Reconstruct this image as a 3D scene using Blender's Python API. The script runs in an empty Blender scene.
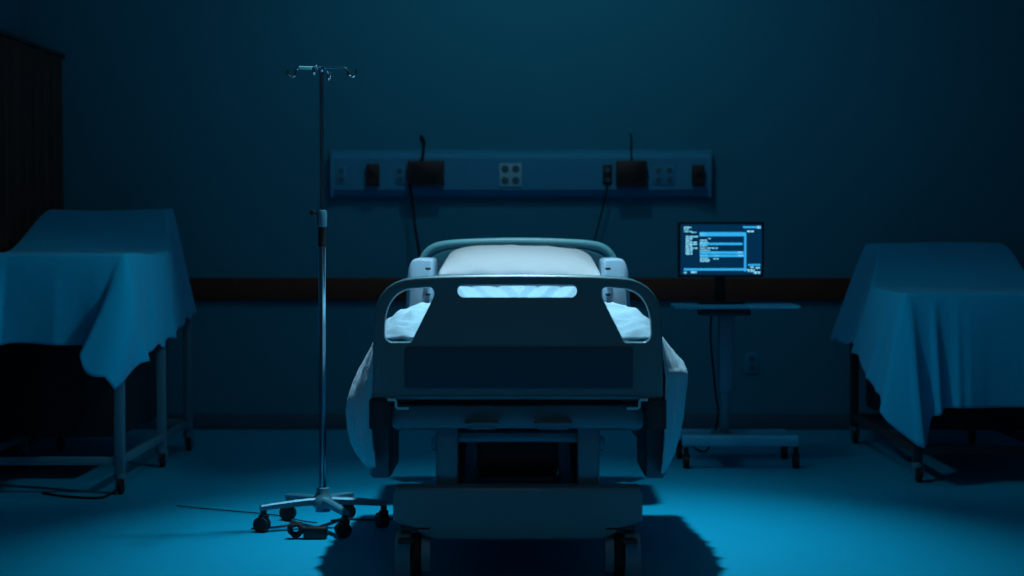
import bpy, bmesh, math, random
import numpy as np
from mathutils import Vector, Matrix
random.seed(7)
C = bpy.context.scene.collection
PI = math.pi
F, CH, HY, CX = 1660.0, 1.09, 238.0, 519.0     # focal length in px, eye height, horizon row, column of x = 0

def at(px, py, d):                               # pixel of the 1024 x 576 photo at distance d -> place in the room
    s = F / d
    return Vector(((px - CX) / s, d, CH - (py - HY) / s))

# ------------------------------------------------------------------ materials
M = {}
def mat(name, col, rough=.5, metal=0, noise=None, bump=None, spec=.5, coat=0, sheen=0, emit=None, es=0):
    m = bpy.data.materials.new(name); m.use_nodes = True
    nt = m.node_tree; b = nt.nodes['Principled BSDF']
    b.inputs['Base Color'].default_value = (*col, 1)
    b.inputs['Roughness'].default_value = rough
    b.inputs['Metallic'].default_value = metal
    b.inputs['Specular IOR Level'].default_value = spec
    b.inputs['Coat Weight'].default_value = coat
    b.inputs['Sheen Weight'].default_value = sheen
    tc = nt.nodes.new('ShaderNodeTexCoord')
    if noise:
        sc, amt = noise
        n = nt.nodes.new('ShaderNodeTexNoise'); n.inputs['Scale'].default_value = sc; n.inputs['Detail'].default_value = 4
        mx = nt.nodes.new('ShaderNodeMix'); mx.data_type = 'RGBA'
        mx.inputs[6].default_value = (*[c * (1 - amt) for c in col], 1)
        mx.inputs[7].default_value = (*[min(1, c * (1 + amt)) for c in col], 1)
        nt.links.new(tc.outputs['Object'], n.inputs['Vector'])
        nt.links.new(n.outputs['Fac'], mx.inputs[0]); nt.links.new(mx.outputs[2], b.inputs['Base Color'])
    if bump:
        sc, st = bump[0], bump[1]
        n = nt.nodes.new('ShaderNodeTexNoise'); n.inputs['Scale'].default_value = sc; n.inputs['Detail'].default_value = 3
        if len(bump) > 2: n.inputs['Distortion'].default_value = bump[2]
        bp = nt.nodes.new('ShaderNodeBump'); bp.inputs['Strength'].default_value = st; bp.inputs['Distance'].default_value = .02
        nt.links.new(tc.outputs['Object'], n.inputs['Vector'])
        nt.links.new(n.outputs['Fac'], bp.inputs['Height']); nt.links.new(bp.outputs['Normal'], b.inputs['Normal'])
    if emit:
        b.inputs['Emission Color'].default_value = (*emit, 1); b.inputs['Emission Strength'].default_value = es
    M[name] = m; return m
mat('floor_vinyl', (.0, .38, .60), .45, noise=(9, .05), bump=(160, .04), spec=.2)
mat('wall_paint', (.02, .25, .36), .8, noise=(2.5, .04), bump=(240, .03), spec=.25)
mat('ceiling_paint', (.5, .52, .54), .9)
mat('rail_wood', (.12, .05, .035), .6, noise=(14, .25), spec=.2)
mat('base_vinyl', (.03, .14, .20), .6)
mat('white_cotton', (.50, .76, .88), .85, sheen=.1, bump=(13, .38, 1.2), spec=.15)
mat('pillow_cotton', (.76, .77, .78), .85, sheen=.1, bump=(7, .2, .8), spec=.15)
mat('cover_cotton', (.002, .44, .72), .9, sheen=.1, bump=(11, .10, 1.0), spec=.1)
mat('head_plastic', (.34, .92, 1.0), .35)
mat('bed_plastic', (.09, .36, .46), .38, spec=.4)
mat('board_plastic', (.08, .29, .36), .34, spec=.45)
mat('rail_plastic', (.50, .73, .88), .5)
mat('navy_panel', (.02, .12, .18), .45, spec=.3)
mat('frame_metal', (.08, .30, .40), .42, metal=.35)
mat('dark_metal', (.05, .06, .07), .5, metal=.3)
mat('chrome', (.34, .56, .66), .18, metal=1)
mat('black_plastic', (.012, .013, .015), .45)
mat('rubber', (.014, .014, .016), .7)
mat('unit_metal', (.02, .30, .50), .6, metal=.0)
mat('brown_box', (.035, .024, .022), .6)
mat('white_plastic', (.25, .6, .7), .45)
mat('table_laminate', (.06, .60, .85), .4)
mat('curtain_cloth', (.13, .12, .12), .95, bump=(60, .1))
mat('mattress_vinyl', (.08, .14, .22), .5)
mat('screen_back', (.0, .02, .05), .3, emit=(.0, .06, .17), es=.4)
mat('screen_blue', (.0, .05, .1), .3, emit=(.03, .42, .85), es=1.0)
mat('screen_pale', (.0, .05, .1), .3, emit=(.25, .75, 1), es=1.0)

# ------------------------------------------------------------------ mesh helpers
def obj(name, bm, m, parent=None, smooth=True, angle=40, loc=None):
    me = bpy.data.meshes.new(name)
    if isinstance(bm, bmesh.types.BMesh):
        bmesh.ops.recalc_face_normals(bm, faces=bm.faces); bm.to_mesh(me); bm.free()
    else:
        me = bm
    me.materials.clear(); me.materials.append(M[m])
    if smooth:
        for p in me.polygons: p.use_smooth = True
        me.set_sharp_from_angle(angle=math.radians(angle))
    o = bpy.data.objects.new(name, me); C.objects.link(o)
    if parent: o.parent = parent
    if loc: o.location = loc
    return o
def tag(o, label, cat, group=None, kind=None):
    o['label'] = label; o['category'] = cat
    if group: o['group'] = group
    if kind: o['kind'] = kind
    return o
def thing(name, label, cat, loc=(0, 0, 0), group=None, rz=0):
    o = bpy.data.objects.new(name, None); C.objects.link(o); o.location = loc; o.rotation_euler.z = rz
    o.empty_display_size = .05
    return tag(o, label, cat, group)
def struct(name, bm, m, **k):
    o = obj(name, bm, m, **k); o['kind'] = 'structure'; return o

def box(bm, c, s, bev=0, seg=2, rot=None):
    r = bmesh.ops.create_cube(bm, size=1); vs = r['verts']
    bmesh.ops.scale(bm, vec=s, verts=vs)
    if bev:
        es = list({e for v in vs for e in v.link_edges})
        r2 = bmesh.ops.bevel(bm, geom=vs + es, offset=bev, segments=seg, profile=.5, affect='EDGES')
        vs = list({v for f in r2['faces'] for v in f.verts} | {v for v in vs if v.is_valid})
    if rot is not None: bmesh.ops.rotate(bm, cent=(0, 0, 0), matrix=rot, verts=vs)
    bmesh.ops.translate(bm, vec=c, verts=vs)
    return vs
def nbox(c, s, bev=0, seg=2, rot=None):
    bm = bmesh.new(); box(bm, c, s, bev, seg, rot); return bm
def cyl(bm, a, b, r, r2=None, seg=20, caps=True):
    a, b = Vector(a), Vector(b); d = b - a
    m = Matrix.Translation((a + b) / 2) @ d.to_track_quat('Z', 'Y').to_matrix().to_4x4()
    return bmesh.ops.create_cone(bm, cap_ends=caps, segments=seg, radius1=r, radius2=r if r2 is None else r2, depth=d.length, matrix=m)['verts']
def ncyl(*a, **k):
    bm = bmesh.new(); cyl(bm, *a, **k); return bm
def smooth_pts(pts, n=6, closed=False):
    P = [Vector(p) for p in pts]; out = []; L = len(P)
    rng = range(L if closed else L - 1)
    for i in rng:
        p0 = P[(i - 1) % L] if closed or i > 0 else P[0]
        p1, p2 = P[i], P[(i + 1) % L]
        p3 = P[(i + 2) % L] if closed or i + 2 < L else P[-1]
        for k in range(n):
            t = k / n
            out.append(.5 * ((2 * p1) + (p2 - p0) * t + (2 * p0 - 5 * p1 + 4 * p2 - p3) * t * t + (3 * p1 - p0 - 3 * p2 + p3) * t ** 3))
    if not closed: out.append(P[-1])
    return out
def tube(bm, pts, r, seg=12, closed=False):
    P = [Vector(p) for p in pts]; L = len(P); rings = []
    up = None
    for i in range(L):
        a = P[(i - 1) % L] if closed or i > 0 else P[i]
        b = P[(i + 1) % L] if closed or i < L - 1 else P[i]
        t = (b - a).normalized()
        if up is None:
            up = t.orthogonal().normalized()
        else:
            up = (up - t * up.dot(t)).normalized()
        w = t.cross(up)
        rr = r[i] if isinstance(r, (list, tuple)) else r
        rings.append([bm.verts.new(P[i] + (up * math.cos(q) + w * math.sin(q)) * rr) for q in [2 * PI * k / seg for k in range(seg)]])
    for i in range(L if closed else L - 1):
        A, B = rings[i], rings[(i + 1) % L]
        for k in range(seg): bm.faces.new((A[k], A[(k + 1) % seg], B[(k + 1) % seg], B[k]))
    if not closed: bm.faces.new(rings[0][::-1]); bm.faces.new(rings[-1])
    return bm
def lathe(bm, prof, c=(0, 0, 0), seg=28):
    rings = []
    for r, z in prof:
        rings.append([bm.verts.new((c[0] + r * math.cos(2 * PI * k / seg), c[1] + r * math.sin(2 * PI * k / seg), c[2] + z)) for k in range(seg)])
    for A, B in zip(rings, rings[1:]):
        for k in range(seg): bm.faces.new((A[k], A[(k + 1) % seg], B[(k + 1) % seg], B[k]))
    bm.faces.new(rings[0][::-1]); bm.faces.new(rings[-1]); return bm
def inset(lp, d):
    """closed 2-D loop moved d towards its inside (mitred)"""
    P = [Vector((p[0], p[1])) for p in lp]; L = len(P); out = []
    area = sum(P[i - 1].x * P[i].y - P[i].x * P[i - 1].y for i in range(L)) / 2
    sg = 1 if area > 0 else -1
    for i in range(L):
        e1 = (P[i] - P[i - 1]).normalized(); e2 = (P[(i + 1) % L] - P[i]).normalized()
        n1 = Vector((-e1.y, e1.x)) * sg; n2 = Vector((-e2.y, e2.x)) * sg
        m = n1 + n2; m = m / max(.35, m.dot(n1)) if m.length > 1e-6 else n1
        out.append(P[i] + m * d)
    return out
def plate(loops, thick, bev, y=0):
    """solid plate in the XZ plane with round-edged outline and holes (first loop is the outline), centred on y"""
    from mathutils.geometry import tessellate_polygon
    clean = []
    for lp in loops:
        q = []
        for p in lp:
            p = Vector((p[0], p[1]))
            if not q or (p - q[-1]).length > 1e-4: q.append(p)
        if (q[0] - q[-1]).length < 1e-4: q.pop()
        clean.append(q)
    bm = bmesh.new(); K = 4; caps = {}
    steps = [(-thick / 2 + bev * (1 - math.cos(PI / 2 * k / K)), bev * (1 - math.sin(PI / 2 * k / K))) for k in range(K + 1)]
    steps = steps + [(-yy, d) for yy, d in steps[::-1]]
    all_rings = []
    for li, lp in enumerate(clean):
        rings = []
        for yy, d in steps:
            q = inset(lp, d if li == 0 else -d * .5)
            rings.append([bm.verts.new((p.x, y + yy, p.y)) for p in q])
        for A, B in zip(rings, rings[1:]):
            for j in range(len(A)): bm.faces.new((A[j], A[(j + 1) % len(A)], B[(j + 1) % len(A)], B[j]))
        all_rings.append(rings)
    for e in (0, -1):
        vs = [v for r in all_rings for v in r[e]]
        tri = tessellate_polygon([[Vector((v.co.x, v.co.z, 0)) for v in r[e]] for r in all_rings])
        for t in tri:
            try: bm.faces.new([vs[i] for i in t])
            except ValueError: pass
    bmesh.ops.recalc_face_normals(bm, faces=bm.faces)
    me = bpy.data.meshes.new('plate'); bm.to_mesh(me); bm.free(); return me
def rounded(pts, r, n=6):
    """closed 2-D polygon with rounded corners"""
    out = []; L = len(pts)
    for i in range(L):
        p = Vector(pts[i]); a = Vector(pts[i - 1]); b = Vector(pts[(i + 1) % L])
        rr = r[i] if isinstance(r, (list, tuple)) else r
        da, db = (a - p), (b - p); k = min(rr, da.length * .48, db.length * .48)
        s, e = p + da.normalized() * k, p + db.normalized() * k
        for j in range(n + 1):
            t = j / n; out.append(s * (1 - t) ** 2 + p * 2 * t * (1 - t) + e * t * t)
    return out
def copy_tree(o, parent=None):
    c = o.copy(); C.objects.link(c); c.parent = parent
    for ch in list(o.children): copy_tree(ch, c)
    return c

# ------------------------------------------------------------------ the room
WY = F / 176.15
struct('floor', nbox((.2, 5.2, -.05), (6.4, 9.2, .1)), 'floor_vinyl')
struct('ceiling', nbox((.2, 5.2, 3.95), (6.4, 9.2, .1)), 'ceiling_paint')
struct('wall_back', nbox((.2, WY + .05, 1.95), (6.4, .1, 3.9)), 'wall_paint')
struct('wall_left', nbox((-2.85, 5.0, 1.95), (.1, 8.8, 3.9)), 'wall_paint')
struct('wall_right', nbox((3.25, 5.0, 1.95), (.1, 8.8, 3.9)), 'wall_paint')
bm = bmesh.new(); box(bm, (.2, WY - .014, .8), (6.0, .028, .128), .008); 
struct('trim_1', bm, 'rail_wood')
struct('baseboard_back', nbox((.2, WY - .006, .045), (6.0, .012, .09), .003), 'base_vinyl')

# curtain on its track along the left wall
cur = thing('curtain', 'dark floor-length pleated curtain drawn along the left wall', 'curtain', (-2.57, 8.2, 0))
bm = bmesh.new(); n = 260; cols = []
for i in range(n + 1):
    y = -1.55 + 2.72 * i / n
    col = []
    for j in range(9):
        z = .03 + 2.06 * j / 8
        a = .035 * (1.15 - .35 * j / 8)
        ph = y * 58 + .5 * math.sin(y * 7 + j * .08)
        col.append(bm.verts.new((a * math.sin(ph) + .012 * math.sin(ph * .37), y + .01 * math.cos(ph * 2), z)))
    cols.append(col)
for a, b in zip(cols, cols[1:]):
    for j in range(8): bm.faces.new((a[j], b[j], b[j + 1], a[j + 1]))
bmesh.ops.solidify(bm, geom=bm.faces, thickness=.003)
obj('cloth', bm, 'curtain_cloth', cur, angle=180)
bm = bmesh.new(); box(bm, (0, -.19, 2.11), (.03, 2.74, .025), .004)
for y in (-1.4, -.2, 1.0): box(bm, (-.115, y, 2.11), (.22, .02, .015))
obj('track', bm, 'dark_metal', cur)

# bedhead service unit
u = thing('wall_service_unit', 'long pale blue-grey wall panel of outlets above the bed', 'service panel', (0, WY, 0))
us = 176.15
def ux(px): return (px - CX) / us
def uz(py): return CH - (py - HY) / us
x0, x1 = ux(334), ux(709)
bm = bmesh.new()
prof = [(0, uz(150)), (-.045, uz(154)), (-.07, uz(159)), (-.07, uz(190)), (-.045, uz(196)), (0, uz(198))]
A = [bm.verts.new((x0, y, z)) for y, z in prof]; B = [bm.verts.new((x1, y, z)) for y, z in prof]
for i in range(len(prof)):
    j = (i + 1) % len(prof); bm.faces.new((A[i], A[j], B[j], B[i]))
bm.faces.new(A); bm.faces.new(B[::-1])
obj('housing', bm, 'unit_metal', u, angle=20)
for xx in (x0 - .004, x1 - .004):
    obj('end_cap', nbox((xx, -.037, (uz(150) + uz(198)) / 2), (.02, .074, .268), .004), 'unit_metal', u)
def outlet(px, py, w, h, cols, rows, dark=False):
    cx_, cz = ux(px), uz(py); W, H = w / us, h / us
    pl = obj('outlet_plate', nbox((cx_, -.0735, cz), (W, .007, H), .002), 'black_plastic' if dark else ('white_plastic' if px > 490 and px < 530 else 'unit_metal'), u)
    for i in range(cols):
        for j in range(rows):
            x = cx_ + (i - (cols - 1) / 2) * W * .48; z = cz + (j - (rows - 1) / 2) * H * .5
            bm = bmesh.new(); lathe(bm, [(.001, 0), (W * .17 if cols > 1 else W * .3, 0), (W * .17 if cols > 1 else W * .3, .003), (.001, .003)], seg=18)
            bmesh.ops.rotate(bm, cent=(0, 0, 0), matrix=Matrix.Rotation(PI / 2, 3, 'X'), verts=bm.verts)
            bmesh.ops.translate(bm, vec=(x, -.0768, z), verts=bm.verts)
            obj('socket', bm, 'base_vinyl', pl)
outlet(510.5, 175.5, 22, 23, 2, 2)
outlet(343, 176, 9, 17, 1, 2)
outlet(401, 176, 9, 17, 1, 2)
outlet(606.5, 175.5, 9, 20, 1, 2, True)
outlet(657, 176, 10, 19, 1, 2)
outlet(668, 176, 10, 19, 1, 2)
def blk(px0, px1, py0, py1, dep, name, label, cat, grp=None):
    c = ((ux(px0) + ux(px1)) / 2, WY - .07 - dep / 2, (uz(py0) + uz(py1)) / 2)
    t = thing(name, label, cat, c, grp)
    w, h = (px1 - px0) / us, (py0 - py1) / us
    obj('housing', nbox((0, 0, 0), (w, dep, abs(h)), .006), 'brown_box', t)
    if w > .12:
        bm = bmesh.new(); box(bm, (0, -dep / 2 - .001, 0), (w * .8, .004, abs(h) * .74), .0015); obj('front_plate', bm, 'black_plastic', t)
        bm = ncyl((w * .22, -dep / 2 - .02, -.005), (w * .22, -dep / 2, -.005), .012); obj('knob', bm, 'rubber', t)
    else:
        bm = bmesh.new(); box(bm, (0, -dep / 2 - .003, .01), (w * .5, .008, abs(h) * .3), .002); obj('switch', bm, 'black_plastic', t)
blk(409, 445, 162, 186, .06, 'equipment_box', 'wide dark box mounted on the wall panel left of its middle', 'equipment box')
blk(615, 645, 162, 187, .06, 'equipment_box', 'squarish dark box mounted on the wall panel right of its middle outlets', 'equipment box')
blk(368, 381, 165, 186, .04, 'switch_box', 'small dark upright box near the left end of the wall panel', 'switch box')
blk(690, 702, 166, 186, .04, 'switch_box', 'small dark upright box near the right end of the wall panel', 'switch box')
def wire(name, label, pts, r=.006, m='rubber', cat='cable', grp=None):
    return tag(obj(name, tube(bmesh.new(), smooth_pts(pts, 8), r, 8), m), label, cat, grp)
def wp(px, py, off): return ((ux(px)), WY - off, uz(py))
wire('power_cable', 'short black cable running up the wall from the wide dark box', [wp(422, 163, .1), wp(424, 158, .105), wp(424, 152, .05), wp(424, 147, .012), wp(424, 141, .012), wp(421, 136, .012)], .009)
wire('power_cable', 'black cable hanging from the left wall box down behind the bed head', [wp(411, 186, .11), wp(412, 192, .105), wp(414, 205, .09), wp(416, 225, .1), wp(420, 250, .12), wp(424, 275, .14), wp(425, 300, .14)], .008)
wire('power_cable', 'thin black cable running up the wall from the squarish dark box', [wp(630, 163, .1), wp(630, 157, .1), wp(630, 152, .05), wp(631, 146, .01), wp(631, 140, .01), wp(630, 134, .01)], .005)
wire('power_cable', 'thin black cable hanging from the right outlet down behind the bed', [wp(606, 180, .085), wp(606, 184, .1), wp(605, 194, .09), wp(601, 212, .08), wp(596, 232, .08), wp(590, 255, .09), wp(586, 280, .1)], .005)
# low outlet on the wall behind the side table
o = thing('wall_outlet', 'small outlet plate low on the wall right of the table post', 'outlet', wp(752, 363, .0))
obj('plate', nbox((0, -.004, 0), (.08, .008, .12), .003), 'unit_metal', o)
for z in (-.025, .025): obj('socket', nbox((0, -.009, z), (.034, .004, .03), .002), 'base_vinyl', o)
# ------------------------------------------------------------------ hospital bed
BF = 5.22                 # footboard plane
fs = F / BF
def fx(px): return (px - CX) / fs
def fz(py): return CH - (py - HY) / fs
bed = thing('hospital_bed', 'grey hospital bed facing the camera with cut-out footboard and tall headboard', 'bed', (-.004, 6.2, 0))
by = lambda y: y - 6.2
half = [(519, 275.4), (480, 275.6), (445, 276.3), (418, 277.6), (406, 279), (397, 282), (389, 287), (382.5, 294.5), (378, 303), (375.6, 313), (374.6, 326), (374.2, 345), (374, 375), (374, 396)]
outl = [(fx(x), fz(y)) for x, y in half] + [(fx(377), fz(399.5))]
outer = outl + [(-x, z) for x, z in outl[::-1][:-1]]
slot = []
for k in range(25):
    a = PI / 2 + PI * k / 24; slot.append((fx(465) + .0195 * math.cos(a), fz(291.2) + .0195 * math.sin(a)))
for k in range(25):
    a = -PI / 2 + PI * k / 24; slot.append((fx(572) + .0195 * math.cos(a), fz(291.2) + .0195 * math.sin(a)))
def mirx(l): return [(-x, z) for x, z in l]
cut_px = [(433, 286.8), (406, 289.4), (396, 296), (389, 308), (386.2, 322), (385.6, 341.8), (412.5, 341.8), (436.5, 294)]
cut = rounded([(fx(x), fz(y)) for x, y in cut_px], [.02, .02, .03, .03, .03, .035, .006, .018])
cutr = mirx(cut)
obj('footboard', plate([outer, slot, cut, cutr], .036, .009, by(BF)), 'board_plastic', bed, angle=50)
rim = smooth_pts([(x, by(BF), z) for x, z in ([(fx(x), fz(y)) for x, y in half][::-1] + [(-fx(x), fz(y)) for x, y in half][1:])], 4)
rim = [Vector((p.x * (1 - .018 / .46), p.y, p.z - .0145 * (1 if p.z > .9 else max(0, (p.z - .6) / .30)))) for p in rim]
obj('board_rim', tube(bmesh.new(), rim, .0185, 14), 'board_plastic', bed)
pan = rounded([(fx(406), fz(347)), (fx(406), fz(388)), (fx(634), fz(388)), (fx(634), fz(347))], .012)
obj('name_panel', plate([pan], .012, .002, by(BF) - .017), 'navy_panel', bed)
bm = bmesh.new()
obj('board_seam', nbox((0, by(BF) - .018, fz(396)), (fx(640) - fx(398), .008, .004), .001), 'frame_metal', bed)
# corner bumpers, each with its L-shaped highlight built as a pale tube
for s in (-1, 1):
    bm = bmesh.new()
    cyl(bm, (s * .435, by(BF), .49), (s * .435, by(BF), .578), .034, seg=24)
    cyl(bm, (s * .435, by(BF), .578), (s * .435, by(BF), .586), .034, .026, seg=24)
    obj('bumper', bm, 'dark_metal', bed)
    bm = bmesh.new()
    tube(bm, [(s * .408, by(BF) - .03, .583), (s * .385, by(BF) - .03, .583), (s * .382, by(BF) - .03, .577), (s * .381, by(BF) - .03, .560), (s * .376, by(BF) - .03, .556), (s * .342, by(BF) - .03, .556)], .0045, 8)
    obj('bumper_glint', bm, 'head_plastic', bed)
# cross bar with handles
obj('end_bar', nbox((0, by(BF) + .07, fz(419)), (.80, .07, .075), .012), 'frame_metal', bed)
obj('end_bar', nbox((0, by(BF) + .10, fz(404)), (.66, .08, .03), .008), 'black_plastic', bed)
for a, b in ((465, 500), (535, 574)):
    bm = bmesh.new()
    box(bm, ((fx(a) + fx(b)) / 2, by(BF) + .018, fz(424.5)), (fx(b) - fx(a), .055, .012), .005)
    box(bm, ((fx(a) + fx(b)) / 2, by(BF) + .035, fz(428)), (fx(b) - fx(a) - .02, .02, .02), .005)
    obj('pedal', bm, 'frame_metal', bed)
obj('lower_bar', nbox((0, by(BF) + .12, fz(441.5)), (.40, .06, .034), .01), 'frame_metal', bed)
for s in (-1, 1):
    obj('upright', nbox((s * fx(519 + 72) , by(BF) + .10, .42), (.072, .07, .29), .012), 'frame_metal', bed)
    obj('upright', nbox((s * .225, by(BF) + 1.62, .42), (.072, .07, .29), .012), 'frame_metal', bed)
    obj('deck_rail', nbox((s * .36, 0.02, .50), (.06, 1.9, .045), .008), 'frame_metal', bed)
    # scissor lift arms
    bm = bmesh.new()
    tube(bm, [(s * .2, by(BF) + .2, .30), (s * .2, by(BF) + .9, .5)], .024, 12)
    tube(bm, [(s * .2, by(BF) + 1.6, .30), (s * .2, by(BF) + .95, .5)], .024, 12)
    obj('lift_arm', bm, 'dark_metal', bed)
obj('control_box', nbox((0, by(BF) + .3, .39), (.27, .22, .17), .02), 'black_plastic', bed)
obj('lift_motor', ncyl((0, by(BF) + .45, .36), (0, by(BF) + 1.0, .45), .045), 'black_plastic', bed)
obj('deck', nbox((0, by(5.95), .58), (.78, 1.3, .04), .01), 'frame_metal', bed)
# raised back section of the deck
ba = math.atan(.25)
obj('back_section', nbox((0, by(6.92), .733), (.68, .72, .03), .01, rot=Matrix.Rotation(ba, 3, 'X')), 'frame_metal', bed)
# base frame and covers
bz = fz(489)
def arch(s):      # front base cover with wheel arches
    pts = [(-.385, .302), (.385, .302), (.395, .28), (.395, .195)]
    pts += [(.37, .185), (.335, .17), (.30, .15), (.26, .135)]
    pts += [(-.26, .135), (-.30, .15), (-.335, .17), (-.37, .185), (-.395, .195), (-.395, .28)]
    return pts
obj('base_cover', plate([arch(1)], .10, .012, by(BF) + .05), 'board_plastic', bed)
obj('base_bar', nbox((0, by(7.08), .215), (.74, .07, .06), .012), 'frame_metal', bed)
for s in (-1, 1):
    obj('base_rail', nbox((s * .19, -.02, .22), (.07, 1.72, .07), .012), 'frame_metal', bed)
obj('base_tray', nbox((0, -.02, .19), (.34, 1.7, .02), .005), 'dark_metal', bed)
def wheel(x, y, s):
    c = bpy.data.objects.new('caster', None); C.objects.link(c); c.parent = bed; c.location = (x, y, 0)
    bm = bmesh.new(); lathe(bm, [(.012, -.014), (.062, -.015), (.073, -.012), (.0755, 0), (.073, .012), (.062, .015), (.012, .014)], seg=40)
    bmesh.ops.rotate(bm, cent=(0, 0, 0), matrix=Matrix.Rotation(PI / 2, 3, 'Y'), verts=bm.verts)
    bmesh.ops.translate(bm, vec=(0, 0, .0755), verts=bm.verts)
    obj('tyre', bm, 'rubber', c)
    def cover(x0, x1, r, zc, z0):
        b2 = bmesh.new(); pts = [(r * math.cos(PI * k / 16), zc + r * math.sin(PI * k / 16)) for k in range(17)] + [(-r * .75, z0), (r * .75, z0)]
        A = [b2.verts.new((x0, p[0], p[1])) for p in pts]; B = [b2.verts.new((x1, p[0] * .9, z0 + (p[1] - z0) * .97)) for p in pts]
        for i in range(len(pts)): b2.faces.new((A[i], A[(i + 1) % len(A)], B[(i + 1) % len(A)], B[i]))
        b2.faces.new(A); b2.faces.new(B[::-1])
        return b2
    obj('fork', cover(s * .017, s * .066, .078, .085, .02), 'bed_plastic', c)
    obj('fork', cover(-s * .017, -s * .045, .065, .08, .035), 'bed_plastic', c)
    bm = bmesh.new(); box(bm, (0, 0, .172), (.10, .10, .018), .006); cyl(bm, (0, 0, .17), (0, 0, .24), .02)
    obj('caster_plate', bm, 'dark_metal', c)
    obj('hub_cap', ncyl((s * .064, 0, .0755), (s * .069, 0, .0755), .022), 'dark_metal', c)
    obj('brake_pedal', nbox((s * .03, -.085, .14), (.05, .05, .014), .006), 'dark_metal', c)
for s in (-1, 1):
    wheel(s * .322, by(BF) + .05, s); wheel(s * .27, by(7.08), s)
# headboard
HB = 7.28; hs = F / HB
def hx(px): return (px - CX - 1.5) / hs
def hz(py): return CH - (py - HY) / hs
hp = [(424.5, 330), (424.5, 285), (425, 264), (428, 255), (436, 248), (450, 244.5), (480, 242.6), (520, 241.8)]
hl = [(hx(x), by(HB), hz(y)) for x, y in hp]
hl = hl + [(-x, y, z) for x, y, z in hl[::-1][1:]]
hl = [(-.43, by(HB), .55)] + hl + [(.43, by(HB), .55)]
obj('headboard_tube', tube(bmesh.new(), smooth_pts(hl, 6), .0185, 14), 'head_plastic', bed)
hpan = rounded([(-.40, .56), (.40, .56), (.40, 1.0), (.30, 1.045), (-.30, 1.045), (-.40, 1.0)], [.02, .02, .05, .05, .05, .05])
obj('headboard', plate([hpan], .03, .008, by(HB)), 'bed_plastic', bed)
for s in (-1, 1):
    g = [(s * .165, 1.02), (s * .29, 1.02), (s * .255, 1.045), (s * .245, 1.075), (s * .20, 1.075), (s * .19, 1.045)]
    obj('gusset', plate([g], .022, .003, by(HB)), 'head_plastic', bed)
# side rails: raised at the head, lowered at the foot
def rail(s, y0, y1, z0, z1, xin, xout, name, holes):
    """a thick moulded rail: profile in XZ at its end, lofted along Y with rounded ends"""
    bm = bmesh.new(); N = 16; rings = []
    w = abs(xout - xin)
    prof = rounded([(xin, z0), (xin, z1 - .002), (xin + (xout - xin) * .82, z1), (xout, z1 - w * .45), (xout + (xout - xin) * .18, z0)], [.012, .02, .035, .035, .012], 5)
    cz = (z0 + z1) / 2; cx_ = (xin + xout) / 2
    for i in range(N + 1):
        t = i / N; y = y0 + (y1 - y0) * t
        e = min(t, 1 - t) * (y1 - y0); k = 1 if e > .05 else math.sqrt(max(.0, 1 - (1 - e / .05) ** 2)) * .25 + .75
        rings.append([bm.verts.new((s * (cx_ + (p[0] - cx_) * k), y, z0 + (p[1] - z0) * k)) for p in prof])
    for a, b in zip(rings, rings[1:]):
        for j in range(len(a)): bm.faces.new((a[j], a[(j + 1) % len(a)], b[(j + 1) % len(a)], b[j]))
    bm.faces.new(rings[0]); bm.faces.new(rings[-1])
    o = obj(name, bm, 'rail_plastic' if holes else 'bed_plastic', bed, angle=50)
    for hzv in holes:
        bm = bmesh.new(); box(bm, (s * (xin + .018), y0 - .003, hzv), (.022, .016, .010), .004, rot=None)
        obj('latch', bm, 'dark_metal', o)
    return o
for s in (-1, 1):
    rail(s, by(6.70), by(7.15), .66, 1.008, .345, .448, 'side_rail', (.966, .862))
    rail(s, by(5.55), by(5.95), .285, .56, .425, .49, 'side_rail', ())
    obj('rail_arm', nbox((s * .41, by(6.9), .60), (.04, .30, .16), .01), 'frame_metal', bed)
    obj('rail_arm', nbox((s * .41, by(5.85), .53), (.05, .25, .05), .01), 'frame_metal', bed)

# mattress with raised back: a profile swept across
def strip_profile(y):            # top height of the mattress along the bed
    if y < 5.5: return .75 + .015 * (y - 5.27) / .23
    if y < 6.35: return .765
    if y < 6.55: t = (y - 6.35) / .2; return .765 + .045 * t * t
    return .81 + (y - 6.55) * .25
def swept(y0, y1, hw, thick, ny, nx, topf, hem=.0):
    bm = bmesh.new(); ring = []
    for i in range(ny + 1):
        y = y0 + (y1 - y0) * i / ny; zt = topf(y)
        e = min(i, ny - i) / ny * (y1 - y0)
        k = 1 - .35 * max(0, 1 - e / .04) ** 2
        sec = rounded([(-hw, zt - thick), (-hw, zt), (hw, zt), (hw, zt - thick)], .045, 5)
        zc = zt - thick / 2
        ring.append([bm.verts.new((p[0] * (1 - (1 - k) * .1), y, zc + (p[1] - zc) * k)) for p in sec])
    for a, b in zip(ring, ring[1:]):
        for j in range(len(a)): bm.faces.new((a[j], a[(j + 1) % len(a)], b[(j + 1) % len(a)], b[j]))
    bm.faces.new(ring[0]); bm.faces.new(ring[-1]); return bm
tag(obj('mattress', swept(5.27, 7.2, .335, .152, 70, 1, strip_profile), 'mattress_vinyl'), 'dark mattress bent up at the head, under the white sheet', 'mattress')

def smoothstep(a, b, x):
    t = min(1, max(0, (x - a) / (b - a))); return t * t * (3 - 2 * t)
def ridge(t):       # sharp crested fold, 0..1
    return (1 - abs(math.sin(t))) ** 1.6
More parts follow.
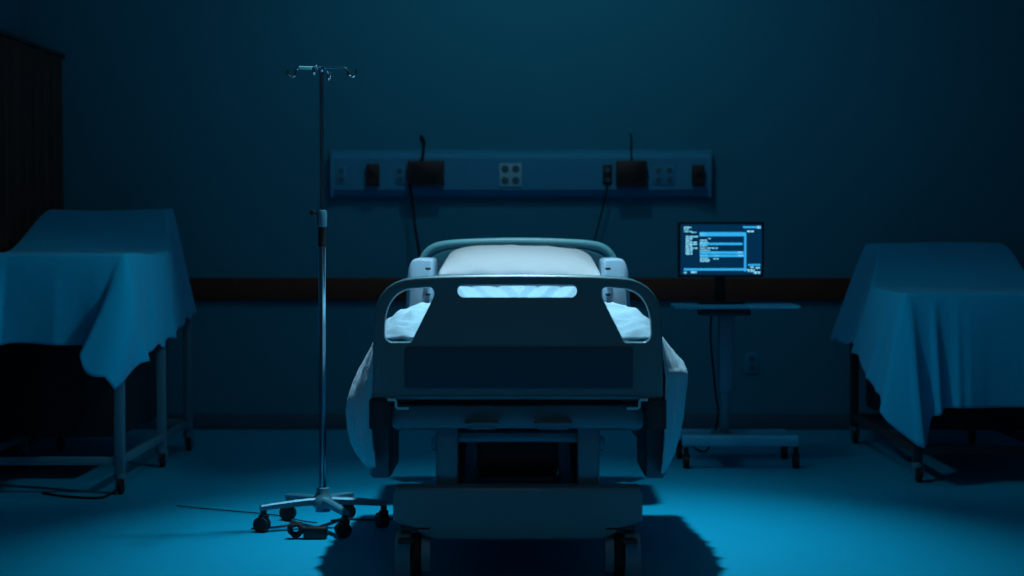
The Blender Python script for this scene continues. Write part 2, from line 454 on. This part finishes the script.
# white sheet over the mattress, hanging down past the footboard on both sides
def blanket():
    L = [(-.36, .800), (-.42, .792), (-.455, .765), (-.485, .71), (-.515, .645), (-.543, .585), (-.560, .53), (-.558, .46), (-.545, .40), (-.515, .35), (-.48, .32)]
    R = [(.36, .800), (.42, .792), (.455, .765), (.492, .715), (.528, .665), (.545, .635), (.540, .57), (.532, .49), (.517, .41), (.495, .345), (.468, .30)]
    top = [(-.36 + .72 * i / 30, .800) for i in range(1, 30)]
    Ls = smooth_pts([(x, 0, z) for x, z in L], 5); Rs = smooth_pts([(x, 0, z) for x, z in R], 5)
    pts = [(p.x, p.z) for p in Ls[::-1]] + top + [(p.x, p.z) for p in Rs]
    nL = len(Ls); N = len(pts); rows = []
    ny = 120; bm = bmesh.new(); Y0, Y1 = 5.262, 6.50
    for i in range(ny + 1):
        v = i / ny; y = Y0 + (Y1 - Y0) * v; row = []
        hump = .050 * math.exp(-((y - 5.88) / .24) ** 2) - .026 * math.exp(-((y - 5.27) / .13) ** 2) - .014 * math.exp(-((y - 5.40) / .025) ** 2)
        back = max(0, strip_profile(y) - .765)
        for j, (x, z) in enumerate(pts):
            if j < nL: side = (nL - 1 - j) / (nL - 1); sg = -1
            elif j >= N - nL: side = (j - (N - nL)) / (nL - 1); sg = 1
            else: side = 0; sg = 0
            yy = y; xx = x; zz = z
            if side == 0 or side < .3:
                w = 1 - side / .3
                c = 1 - .40 * (abs(x) / .42) ** 2 
                zz += (hump * c + back * .6) * w
                pass
                # creases running out from the middle
                a = math.atan2(y - 5.2, x + .02)
                zz += w * .018 * ridge(a * 9 + 2 * math.sin(x * 7)) * min(1, abs(x) * 2.2)
                zz += w * .020 * ridge(y * 19 + 6 * abs(x) + .8 * math.sin(9 * x)) * (.4 + .6 * math.sin(y * 7 + 3 * x) ** 2)
                zz += w * .006 * math.sin(31 * x + 11 * y) * math.sin(13 * y - 9 * x)
            if side > 0:
                # hanging folds that fan out from the mattress edge
                # narrower towards the head, hem higher
                k = max(0, (y - 5.95) / .67)
                xx = sg * (abs(xx) - side * .10 * k)
                zz = zz + side * .20 * k + back * side * .5
                xx += sg * .05 * math.exp(-((y - 5.88) / .3) ** 2) * side * (1 - side)
                f = ridge(y * 26 + side * 3.0 + 1.2 * math.sin(y * 5)) + .6 * ridge(y * 41 + side * 2 + 1) - .7
                g = math.sin(y * 73 + side * 5)
                xx += sg * side ** .6 * (.030 * f * (1 - .65 * side) + .005 * g * (1 - side))
                # front corner: the hem curls in and forward
                fr = math.exp(-((y - Y0) / .10) ** 2)
                gy = smoothstep(Y0 - .03, Y0 + .34, y)
                xx = sg * (.452 + (abs(xx) * 1.02 - .452) * (.12 + .88 * gy)) if abs(xx) > .452 else xx
                zz += side ** 2 * (.10 * fr + .02 * math.sin(y * 21))
                yy = y + side * .012 * math.sin(y * 40)
            if v < .03: zz -= (1 - v / .03) * .02 * (1 - side)
            row.append(bm.verts.new((xx, yy, zz)))
        rows.append(row)
    for a, b in zip(rows, rows[1:]):
        for j in range(N - 1): bm.faces.new((a[j], a[j + 1], b[j + 1], b[j]))
    return bm
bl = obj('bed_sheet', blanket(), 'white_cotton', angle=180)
md = bl.modifiers.new('thickness', 'SOLIDIFY'); md.thickness = .004; md.offset = 1
tag(bl, 'rumpled white sheet on the bed hanging down both sides', 'sheet')

# sheet tucked over the raised back
def back_sheet():
    bm = bmesh.new(); rows = []
    nx, ny = 150, 60
    for i in range(ny + 1):
        y = 6.43 + .77 * i / ny; row = []
        for j in range(nx + 1):
            x = -.338 + .676 * j / nx
            z = strip_profile(y) + .012
            e = max(0, (abs(x) - .27) / .068); z -= .06 * e ** 2.5
            q = (y * 3.0 - abs(x) * 9 + .35 * math.sin(5 * x + 2)) % 1.0
            z += .034 * (q / .22 if q < .22 else (1 - q) / .78) * (1 - e) * (.6 + .4 * math.sin(8 * x + 1) ** 2)
            row.append(bm.verts.new((x, y, z)))
        rows.append(row)
    for a, b in zip(rows, rows[1:]):
        for j in range(nx): bm.faces.new((a[j], a[j + 1], b[j + 1], b[j]))
    return bm
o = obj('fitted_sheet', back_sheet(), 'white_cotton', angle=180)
md = o.modifiers.new('thickness', 'SOLIDIFY'); md.thickness = .004; md.offset = 1
tag(o, 'creased white sheet on the raised back of the mattress, below the pillow', 'sheet')
# pillow
def pillow():
    bm = bmesh.new(); n, m = 64, 36; W, D, H = .345, .205, .060
    g = {}
    for side in (1, -1):
        for i in range(n + 1):
            for j in range(m + 1):
                a = -1 + 2 * i / n; b = -1 + 2 * j / m
                edge = (i in (0, n)) or (j in (0, m))
                if edge and side == -1: g[(side, i, j)] = g[(1, i, j)]; continue
                h = ((1 - abs(a) ** 3.2) * (1 - abs(b) ** 2.6)) ** .55
                pin = 1 - .05 * (a * a) * (1 - b * b) ; pin2 = 1 - .07 * (b * b) * (1 - a * a)
                x = a * W * (1 - .06 * (1 - abs(a)) * 0) * (1 - .045 * (1 - b * b) * 0 + .0)
                x = a * W * (1 - .035 * abs(b) ** 6) * (1 - .07 * (b + 1)); y = b * D * (1 - .03 * abs(a) ** 6)
                z = side * H * h * (.55 if side < 0 else 1)
                cr = max(abs(a), abs(b))
                z += side * .007 * math.sin(13 * a + 5 * b) * cr ** 4 * h + side * .008 * ridge(9 * math.atan2(b, a)) * cr ** 3 * h
                g[(side, i, j)] = bm.verts.new((x, y, z))
    for side in (1, -1):
        for i in range(n):
            for j in range(m):
                q = [g[(side, i, j)], g[(side, i + 1, j)], g[(side, i + 1, j + 1)], g[(side, i, j + 1)]]
                bm.faces.new(q if side > 0 else q[::-1])
    return bm
p = obj('pillow', pillow(), 'pillow_cotton', angle=180)
p.location = (.005, 7.0, .978); p.rotation_euler = (math.radians(14.5), math.radians(1.2), 0)
tag(p, 'wide white pillow on the raised bed head', 'pillow')
# ------------------------------------------------------------------ drip stand
ID = F / 267; isx = 267.
def ix(px): return (px - CX) / isx
def iz(py): return CH - (py - HY) / isx
iv = thing('iv_stand', 'tall chrome drip stand on a five-legged wheeled base left of the bed', 'drip stand', (ix(322), ID, 0))
bm = bmesh.new(); cyl(bm, (0, 0, iz(225)), (0, 0, iz(70)), .0075, seg=20); obj('upper_pole', bm, 'chrome', iv)
bm = bmesh.new(); cyl(bm, (0, 0, .14), (0, 0, iz(246)), .0135, seg=24); obj('lower_pole', bm, 'chrome', iv)
bm = bmesh.new(); lathe(bm, [(.0135, iz(247)), (.016, iz(246.5)), (.016, iz(244)), (.0145, iz(243)), (.0145, iz(226))]); obj('sleeve', bm, 'black_plastic', iv)
bm = bmesh.new(); lathe(bm, [(.012, iz(227.5)), (.0185, iz(226.5)), (.0195, iz(213)), (.016, iz(210.5)), (.009, iz(210))]); col_ = obj('clamp', bm, 'frame_metal', iv)
bm = bmesh.new(); cyl(bm, (-.018, 0, iz(213.5)), (-.032, 0, iz(212.5)), .005); lathe(bm, [(.004, 0), (.011, .002), (.012, .010), (.008, .014)], seg=16)
vs = [v for v in bm.verts if v.co.z < .5]
bmesh.ops.rotate(bm, cent=(0, 0, 0), matrix=Matrix.Rotation(-PI / 2, 3, 'Y'), verts=vs); bmesh.ops.translate(bm, vec=(-.030, 0, iz(212.3)), verts=vs)
obj('knob', bm, 'black_plastic', iv)
bm = bmesh.new(); lathe(bm, [(.008, iz(72)), (.011, iz(71)), (.011, iz(67.5)), (.006, iz(66.5))]); obj('top_cap', bm, 'chrome', iv)
def hook(dx, dy, n):
    zt = iz(68.6)
    u_ = Vector((dx, dy, 0)).normalized(); R_ = math.hypot(dx, dy)
    P = [Vector((0, 0, zt)), u_ * R_ * .5 + Vector((0, 0, zt + .001)), u_ * R_ + Vector((0, 0, zt)), u_ * (R_ + .012) + Vector((0, 0, zt - .012)),
         u_ * (R_ + .016) + Vector((0, 0, zt - .028)), u_ * (R_ + .028) + Vector((0, 0, zt - .034)), u_ * (R_ + .040) + Vector((0, 0, zt - .026)), u_ * (R_ + .044) + Vector((0, 0, zt - .008))]
    return obj('hook', tube(bmesh.new(), smooth_pts(P, 6), .0042, 10), 'chrome', iv)
obj('crossbar', ncyl((-.083, 0, iz(68.2)), (-.002, 0, iz(69)), .0062), 'head_plastic', iv)
hook(-.084, .0, 0); hook(.086, -.008, 1); hook(-.010, -.075, 2); hook(.012, .08, 3)
bm = bmesh.new(); lathe(bm, [(.018, .152), (.024, .15), (.026, .128), (.034, .118), (.042, .105), (.044, .09), (.038, .082), (.028, .075), (.028, .062), (.012, .06)])
obj('hub', bm, 'frame_metal', iv)
for ang in (3, 70, 131, 203, 297):
    a = math.radians(ang); R_ = .24
    bm = bmesh.new(); rings = []
    for i in range(7):
        t = i / 6; r = .03 + (R_ - .03) * t; w = .017 - .004 * t; h = .014 - .004 * t; z = .103 - .012 * t ** 1.5
        rings.append([bm.verts.new((math.cos(a) * r - math.sin(a) * sx * w, math.sin(a) * r + math.cos(a) * sx * w, z + sz * h)) for sx, sz in ((-1, -1), (-1, .5), (-.6, 1), (.6, 1), (1, .5), (1, -1))])
    for A_, B_ in zip(rings, rings[1:]):
        for j in range(6): bm.faces.new((A_[j], A_[(j + 1) % 6], B_[(j + 1) % 6], B_[j]))
    bm.faces.new(rings[0]); bm.faces.new(rings[-1])
    lg = obj('leg', bm, 'frame_metal', iv, angle=30)
    cxx, cyy = math.cos(a) * .228, math.sin(a) * .228
    bm = bmesh.new(); cyl(bm, (cxx, cyy, .055), (cxx, cyy, .084), .012); box(bm, (cxx, cyy, .055), (.036, .03, .016), .004)
    ca = obj('caster', bm, 'black_plastic', lg)
    bm = bmesh.new()
    for off in (-.010, .010):
        th = {3: .5, 70: 1.9, 131: 1.2, 203: 1.25, 297: 1.9}[ang]
        d_ = Vector((math.cos(th), math.sin(th), 0)) * off
        e_ = Vector((math.cos(th), math.sin(th), 0)) * .0075
        c_ = Vector((cxx - .006, cyy - .004, .0285)) + d_
        cyl(bm, c_ - e_, c_ + e_, .0285, seg=24)
    obj('wheel', bm, 'rubber', ca)

# cable heap under the stand
cb = thing('power_adapter', 'black power adapter with a small coil of cord on the floor under the drip stand', 'adapter', (ix(322), 5.99, 0))
obj('case', nbox((.0, 0, .022), (.085, .05, .044), .008), 'black_plastic', cb)
bm = bmesh.new()
pts = [Vector((-.072 + (.020 + .003 * math.sin(k * .9)) * math.cos(k * .42), .0 + .012 * math.sin(k * .31), .034 + (.020 + .003 * math.cos(k)) * math.sin(k * .42))) for k in range(60)]
tube(bm, smooth_pts(pts, 2), .0085, 8); obj('cord_coil', bm, 'rubber', cb)
def fl(px, py, z=.006):
    d = F * (CH - z) / (py - HY); return (((px - CX) * d / F), d, z)
wire('cable', 'thin dark line lying on the floor from the drip stand towards the left', [fl(316, 524), fl(300, 522), fl(285, 518), fl(262, 515), fl(240, 513), fl(205, 510), fl(175, 507)], .0025)  # slim dark tube laid flat on the floor, running left
wire('cable', 'thin dark cable on the floor from the drip stand towards the bed', [fl(330, 522), fl(345, 520.5), fl(360, 520.8), fl(380, 521), fl(400, 519)], .004)
wire('cable', 'short dark line looping forward left of the adapter under the stand', [fl(300, 524), fl(285, 527), fl(268, 529), fl(250, 530)], .004)  # short dark tube curving forward on the floor
wire('cable', 'dark cable curving on the floor by the left cart wheel', [fl(40, 494), fl(62, 497.5), fl(85, 499), fl(100, 498.5), fl(112, 493), fl(118, 486)], .005)

# ------------------------------------------------------------------ overbed table with monitor
TD = F / 206; ts = 206.
def tx(px): return (px - CX) / ts
def tz(py): return CH - (py - HY) / ts
tb = thing('overbed_table', 'grey overbed table on an H-shaped wheeled base right of the bed', 'table', (tx(724), TD, 0))
ox = tx(724)
obj('table_top', plate([rounded([(-.30, -.15), (.30, -.15), (.30, .15), (-.30, .15)], .03)], .018, .006, 0), 'table_laminate', tb)
tt = tb.children[0]; tt.data.transform(Matrix.Translation(((tx(672) + tx(797)) / 2 - ox, 0, tz(306))) @ Matrix.Rotation(-PI / 2, 4, 'X'))
tt.data.update()
obj('post', nbox((.012, 0, .54), (.075, .05, .40), .008), 'frame_metal', tb)
obj('post', nbox((.005, 0, .30), (.045, .034, .40), .006), 'frame_metal', tb)
obj('bracket', nbox((0, 0, tz(306) - .03), (.25, .12, .03), .008), 'dark_metal', tb)
bx0, bx1 = tx(678) - ox, tx(791) - ox
obj('base_bar', nbox(((bx0 + bx1) / 2, -.22, tz(437.5) + .01), (bx1 - bx0, .05, .05), .008), 'table_laminate', tb)
obj('base_bar', nbox(((bx0 + bx1) / 2, .12, tz(437.5)), (bx1 - bx0, .05, .05), .008), 'table_laminate', tb)
obj('base_bridge', nbox((0, 0, tz(437.5)), (.10, .36, .045), .008), 'frame_metal', tb)
for xx in (bx0 + .02, bx1 - .01):
    for yy in (-.22, .12):
        bm = bmesh.new(); cyl(bm, (xx, yy, .05), (xx, yy, .10), .012); box(bm, (xx, yy, .058), (.034, .04, .02), .005)
        c = obj('caster', bm, 'black_plastic', tb)
        bm = bmesh.new(); cyl(bm, (xx - .013, yy, .032), (xx + .013, yy, .032), .032, seg=24); obj('wheel', bm, 'rubber', c)
mz = tz(306) + .012
mon = thing('monitor', 'black flat monitor with lit blue interface screen on the overbed table', 'monitor', (tx(721), TD + .02, mz), rz=math.radians(2))
cxm = 0
zc = tz(249.5) - mz; W_, H_ = 86 / ts, 55 / ts
obj('housing', nbox((0, 0, zc), (W_, .035, H_), .005), 'black_plastic', mon)
bm = bmesh.new(); box(bm, (0, .02, .075), (.05, .02, .17), .005); box(bm, (0, .015, .007), (.22, .16, .013), .004)
obj('stand', bm, 'black_plastic', mon)
# cable and small parts at the back
obj('screen', nbox((0, -.0185, zc), (W_ - .022, .002, H_ - .022)), 'screen_back', mon, smooth=False)
sc_ = mon.children[-1]
def bars(lst, m, name):
    bm = bmesh.new()
    for a, b, c, d in lst:     # px box in the crop of the screen, 886 x 576 covering 670..770, 215..280
        X0, X1 = (670 + a / 8.86 - 721) / ts, (670 + c / 8.86 - 721) / ts
        Z1, Z0 = tz(215 + b / 8.86) - mz, tz(215 + d / 8.86) - mz
        box(bm, ((X0 + X1) / 2, -.0202, (Z0 + Z1) / 2), (X1 - X0, .0015, Z1 - Z0))
    o = obj(name, bm, m, sc_, smooth=False); return o
for q in [(258, 152, 668, 188), (258, 246, 640, 266), (262, 322, 650, 345), (262, 350, 650, 372), (655, 160, 674, 500), (120, 472, 660, 492), (645, 100, 800, 116), (690, 434, 800, 450)]: bars([q], 'screen_blue', 'screen_bar')
R = random.Random(3)
txt = []
def words(x, y, w, h, x2max=None):
    cx0 = x
    while cx0 < x + w - 6:
        ww = R.uniform(14, 42); txt.append((cx0, y, min(cx0 + ww, x + w), y + h)); cx0 += ww + R.uniform(4, 8)
words(120, 104, 65, 12); words(120, 122, 40, 10); words(120, 142, 70, 8); words(185, 150, 45, 8)
for k in range(10): words(136, 186 + k * 17, [110, 60, 50, 100, 100, 60, 104, 60, 56, 60][k], 11)
words(262, 160, 55, 10); words(262, 178, 70, 8); words(335, 206, 22, 6); words(264, 218, 60, 10); words(264, 236, 70, 10); words(262, 252, 60, 9); words(262, 268, 64, 10)
words(330, 288, 90, 10); words(262, 290, 60, 8); words(262, 308, 90, 9); words(262, 328, 60, 11); words(366, 328, 70, 9); words(596, 324, 50, 14)
words(262, 352, 70, 12); words(380, 354, 60, 10); words(600, 350, 50, 14); words(264, 378, 70, 8); words(380, 384, 50, 8); words(264, 392, 90, 10); words(264, 406, 90, 8)
words(120, 504, 30, 12); words(182, 498, 52, 16); words(680, 138, 60, 14); words(770, 98, 32, 22)
words(710, 456, 30, 12); words(760, 460, 34, 16); words(680, 480, 70, 12); words(690, 496, 60, 8); words(745, 500, 52, 20)
lines = {}
for q in txt: lines.setdefault((q[1], q[0] // 300), []).append(q)
for q in lines.values(): bars(q, 'screen_pale', 'text_line')
wire('power_cable', 'dark cable trailing from the overbed table top down beside its post', [(ox - .05, TD + .07, tz(310) - .02), (ox - .055, TD + .08, .60), (ox - .03, TD + .09, .35), (ox - .02, TD + .07, .2), (ox - .06, TD + .2, .03), (ox - .1, TD + .6, .01)], .005)

# ------------------------------------------------------------------ covered carts
def smoothstep(a, b, x):
    t = min(1, max(0, (x - a) / (b - a))); return t * t * (3 - 2 * t)
def drape(name, Ys, xl, xr, ztop, hem, flare, nx=46, ny=70, nv=34, fold=None, sag=.006):
    """a cloth over a cart: a grid for the top (limits xl(y), xr(y), height ztop(x, y)) and a hanging skirt all round it"""
    bm = bmesh.new(); G = []
    for i in range(ny + 1):
        y = Ys[0] + (Ys[1] - Ys[0]) * i / ny; row = []
        for j in range(nx + 1):
            x = xl(y) + (xr(y) - xl(y)) * j / nx
            row.append(bm.verts.new((x, y, ztop(x, y) + sag * math.sin(7 * x + 1) * math.sin(9 * y))))
        G.append(row)
    for a, b in zip(G, G[1:]):
        for j in range(nx): bm.faces.new((a[j], a[j + 1], b[j + 1], b[j]))
    loop = [(G[0][j], (0, -1), 0) for j in range(nx)] + [(G[i][nx], (1, 0), 1) for i in range(ny)] + [(G[ny][nx - j], (0, 1), 2) for j in range(nx)] + [(G[ny - i][0], (-1, 0), 3) for i in range(ny)]
    L = len(loop); cum = [0]
    for k in range(L): cum.append(cum[-1] + (loop[(k + 1) % L][0].co - loop[k][0].co).length)
    corners = [0, nx, nx + ny, 2 * nx + ny]
    T = cum[-1]; prev = [v[0] for v in loop]; base = [v.co.copy() for v in prev]
    info = []
    for k in range(L):
        n = Vector((0, 0, 0)); 
        for q in range(-5, 6): m_ = loop[(k + q) % L][1]; n += Vector((m_[0], m_[1], 0)) * (6 - abs(q))
        n.normalize()
        # distance to every corner along the edge
        dc = [min(abs(cum[k] - cum[c]), T - abs(cum[k] - cum[c])) for c in corners]
        sd = [((cum[k] - cum[c] + T / 2) % T) - T / 2 for c in corners]
        info.append((n, cum[k], dc, sd, loop[k][2]))
    for r in range(1, nv + 1):
        v = r / nv; cur_ = []
        for k in range(L):
            n, s_, dc, sd, edge = info[k]; b = base[k]
            h = hem(edge, b, sd); z = b.z - (b.z - h) * v
            out = flare(edge, b, sd, v) + .012 * (1 - math.exp(-v * 10))
            dx, dy = fold(edge, b, sd, v, s_) if fold else (0, 0)
            cur_.append(bm.verts.new((b.x + n.x * out + dx, b.y + n.y * out + dy, z)))
        for k in range(L): bm.faces.new((prev[k], prev[(k + 1) % L], cur_[(k + 1) % L], cur_[k]))
        prev = cur_
    o = obj(name, bm, 'cover_cotton', angle=180)
    md = o.modifiers.new('thickness', 'SOLIDIFY'); md.thickness = .003; md.offset = 1
    return o
# left: corner order = front-left, front-right, back-right, back-left
def gs(x, w): return math.exp(-(x / w) ** 2)
LX0, LX1 = -2.44, -1.665
def l_top(x, y): 
    return 1.018 + .215 * smoothstep(7.85, 8.5, y)
def l_hem(e, b, sd):
    f = .645 + .006 * math.sin(b.x * 14)
    s_ = .60 + .09 * smoothstep(7.5, 8.45, b.y) + .012 * math.sin(b.y * 23)
    h = {0: f, 1: s_, 2: .66, 3: .60}[e]
    h = h - .135 * gs(sd[1] + .015, .07) - .05 * gs(sd[1] - .16, .09)
    h -= .10 * gs(sd[0] - .02, .16)
    return h
def l_flare(e, b, sd, v):
    o = .02 * v
    if e == 1: o += .0 * v + (.09 * v * smoothstep(7.9, 8.5, b.y))
    o += .07 * v * gs(sd[1], .14) + .05 * v * gs(sd[0], .2)
    return o
def l_fold(e, b, sd, v, s_):
    dx = dy = 0
    if e == 0:
        # a straight ironed crease and the overlap where the corner folds round
        dy -= .022 * v * ridge((b.x + 1.95) * 5) 
        c = -1.69 - .075 * v                       # fold line leaning left as it falls
        dy -= .07 * v * smoothstep(c - .012, c + .012, b.x) 
        dy -= .05 * v * (1 - smoothstep(-2.19, -2.15, b.x + .03 * v))
        dx -= .02 * v * gs(b.x - c, .05)
    dx -= .10 * v * v * gs(sd[1], .10)
    if e == 1:
        q = sd[1]
        dx += .030 * v * ridge(q * 9 - 1.3 * v + .2) * gs(q, .8) + .006 * v * math.sin(q * 30 + 3 * v)
        dy -= .07 * v * gs(q, .04)
    if e in (2, 3):
        dx += .012 * v * math.sin(s_ * 25); dy += .012 * v * math.sin(s_ * 27)
    return dx, dy
def l_xr(y): return LX1 - .13 * smoothstep(7.8, 8.55, y)
def l_xl(y): return LX0 + .05 * smoothstep(7.8, 8.55, y)
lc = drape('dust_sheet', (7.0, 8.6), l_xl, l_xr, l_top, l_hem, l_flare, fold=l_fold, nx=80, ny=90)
tag(lc, 'pale blue cloth draped over the left cart, hem well above the floor', 'cloth cover')
RX0, RX1 = 1.70, 2.50
def r_top(x, y): return .845 + .215 * smoothstep(7.95, 8.75, y)
def r_hem(e, b, sd):
    s_ = .37 + .185 * smoothstep(7.25, 8.4, b.y) + .010 * math.sin(b.y * 19)
    h = {0: .345, 1: .4, 2: .5, 3: s_}[e]
    # a long point at the front left corner with two smaller ones next to it
    h += -.165 * gs(sd[0] - .02, .045) - .03 * gs(sd[0] - .11, .03) - .07 * gs(sd[0] + .08, .05)
    return h
def r_flare(e, b, sd, v):
    o = .02 * v + .03 * v * gs(sd[0], .12)
    if e == 3: o += .03 * v + .13 * v * smoothstep(8.0, 8.8, b.y)
    return o
def r_fold(e, b, sd, v, s_):
    dx = dy = 0; q = sd[0]
    if e == 0:
        dy -= v * (.085 * ridge(q * 30 - .6) + .012 * ridge(q * 9 + 1.0)) * gs(q - .03, .16) + .030 * v * ridge((b.x - 1.98) * 6) 
        dx += .05 * v * gs(q, .12)
    if e == 3:
        dx -= v * (.022 * ridge(q * 17 + .7) * gs(q, .3) + .028 * ridge(q * 6.5 + 1.6 + .8 * v)) 
        dy -= .03 * v * gs(q, .08)
    if e in (1, 2): dx += .012 * v * math.sin(s_ * 25)
    return dx, dy
def r_xl(y): return RX0 + .16 * smoothstep(7.9, 8.7, y)
def r_xr(y): return RX1 + .03 * smoothstep(7.9, 8.7, y)
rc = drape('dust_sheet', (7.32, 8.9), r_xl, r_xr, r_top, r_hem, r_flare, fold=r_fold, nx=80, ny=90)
tag(rc, 'pale blue cloth draped over the right cart with long corner points nearly to the floor', 'cloth cover')

def cart(name, label, x0, x1, y0, y1, zt, rise, legy, legx=None, lm='frame_metal'):
    c = thing(name, label, 'cart', ((x0 + x1) / 2, (y0 + y1) / 2, 0)); cx_, cy_ = (x0 + x1) / 2, (y0 + y1) / 2
    L = lambda x, y, z: (x - cx_, y - cy_, z)
    obj('top_pad', nbox(L(cx_, (y0 + 7.95) / 2, zt - .07), (x1 - x0 - .05, 7.95 - y0, .11), .03), 'mattress_vinyl', c)
    yb = 7.98; a = math.atan2(rise, .62)
    obj('back_pad', nbox(L(cx_, yb + .26, zt + rise * .42 - .075), (x1 - x0 - .26, .58, .09), .03, rot=Matrix.Rotation(a, 3, 'X')), 'mattress_vinyl', c)
    obj('top_frame', nbox(L(cx_, cy_ - .31, zt - .15), (x1 - x0 - .08, y1 - y0 - .7, .05), .01), 'frame_metal', c)
    lx = [x0 + .05, x1 - .05] if legx is None else legx
    for x in lx:
        for y in legy:
            zl = zt - .15 if y != legy[-1] else zt * .66
            lg = obj('leg', nbox(L(x, y, (zl + .085) / 2), (.042, .042, zl - .085), .005), lm, c)
            bm = bmesh.new(); cyl(bm, L(x, y, .066), L(x, y, .09), .026); box(bm, L(x - .012, y, .05), (.012, .03, .05), .003); box(bm, L(x + .022, y, .05), (.012, .03, .05), .003)
            ca = obj('caster', bm, 'frame_metal', lg)
            bm = bmesh.new(); cyl(bm, L(x - .004, y - .008, .036), L(x + .014, y - .008, .036), .036, seg=24); obj('wheel', bm, 'rubber', ca)
        obj('side_bar', nbox(L(x, (legy[0] + legy[-1]) / 2, .141), (.026, legy[-1] - legy[0], .036), .004), lm, c)
    for y in (legy[0], legy[-1]):
        obj('cross_bar', nbox(L((lx[0] + lx[1]) / 2, y, .141), (lx[1] - lx[0], .026, .036), .004), lm, c)
    obj('shade_block', nbox(L(cx_, cy_ + .08, (.2 + zt - .18) / 2), (x1 - x0 - .2, y1 - y0 - .5, zt - .18 - .2), .02), 'black_plastic', c)  # black block added so the space under the cloth reads as deep shade
    return c
cart('cart', 'pale metal-legged wheeled cart under the blue cloth at the left', -2.42, -1.68, 7.02, 8.58, 1.02, .2, (7.04, 7.87, 8.5), (-2.36, -1.70))
cart('cart', 'low wheeled cart in shadow under the blue cloth at the right', 1.72, 2.46, 7.34, 8.88, .83, .2, (7.40, 8.8), (1.78, 2.40), 'dark_metal')  # darker leg metal puts the shade under the cloth into colour

# ------------------------------------------------------------------ light and camera
BLUE = (.50, .82, 1.0)
def spot(name, loc, target, power, size_deg, blend, col, rad):
    l = bpy.data.lights.new(name, 'SPOT'); l.energy = power; l.color = col; l.spot_size = math.radians(size_deg); l.spot_blend = blend; l.shadow_soft_size = rad
    o = bpy.data.objects.new(name, l); C.objects.link(o); o.location = loc
    o.rotation_euler = (Vector(target) - Vector(loc)).to_track_quat('-Z', 'Y').to_euler(); return o
spot('ceiling_spot', (0, 6.45, 3.85), (.05, 5.56, 0), 470, 58, 1.0, BLUE, .08)
spot('wall_fill_spot', (.15, 7.6, 3.85), (.15, 9.4, 2.5), 35, 110, 1.0, BLUE, .15)  # added wash that brightens the upper middle of the back wall
spot('cart_fill_spot', (.3, 6.2, 2.15), (-1.85, 7.25, .72), 46, 38, .9, BLUE, .10)  # unseen fill added to brighten the left cart's cloth
spot('cart_fill_spot', (-.3, 6.2, 2.15), (1.9, 7.5, .55), 34, 38, .9, BLUE, .10)  # matching unseen fill for the right cart's cloth
spot('bed_fill_spot', (0, 6.6, 3.85), (0, 6.65, .9), 125, 50, .9, BLUE, .06)  # extra narrow light added to lift the pillow and headboard
l = bpy.data.lights.new('front_fill', 'AREA'); l.energy = 6; l.color = (1, .62, .5); l.size = 1.5  # added dim warm fill that lifts the dark fronts, no fixture there
o = bpy.data.objects.new('front_fill', l); C.objects.link(o); o.location = (0, 2.2, 3.8)
l = bpy.data.lights.new('ceiling_lamp', 'POINT'); l.energy = 10; l.color = BLUE; l.shadow_soft_size = .1
o = bpy.data.objects.new('ceiling_lamp', l); C.objects.link(o); o.location = (0, 6.6, 3.7)

w = bpy.data.worlds.new('World'); bpy.context.scene.world = w; w.use_nodes = True
bg = w.node_tree.nodes['Background']; bg.inputs[0].default_value = (.62, .66, .75, 1); bg.inputs[1].default_value = .024

cam = bpy.data.cameras.new('camera'); co = bpy.data.objects.new('camera', cam); C.objects.link(co)
cam.sensor_width = 36; cam.lens = F / 1024 * 36
co.location = (0, 0, CH); co.rotation_euler = (PI / 2 - math.atan(50 / F), 0, math.atan(7 / F))
cam.clip_start = .05; cam.clip_end = 60
cam.dof.use_dof = True; cam.dof.focus_distance = 5.9; cam.dof.aperture_fstop = 2.4
S = bpy.context.scene; S.camera = co
S.view_settings.view_transform = 'Standard'; S.view_settings.look = 'None'; S.view_settings.gamma = 1; S.view_settings.exposure = 0
S.view_settings.use_curve_mapping = False
S.cycles.use_denoising = True
S.cycles.max_bounces = 8
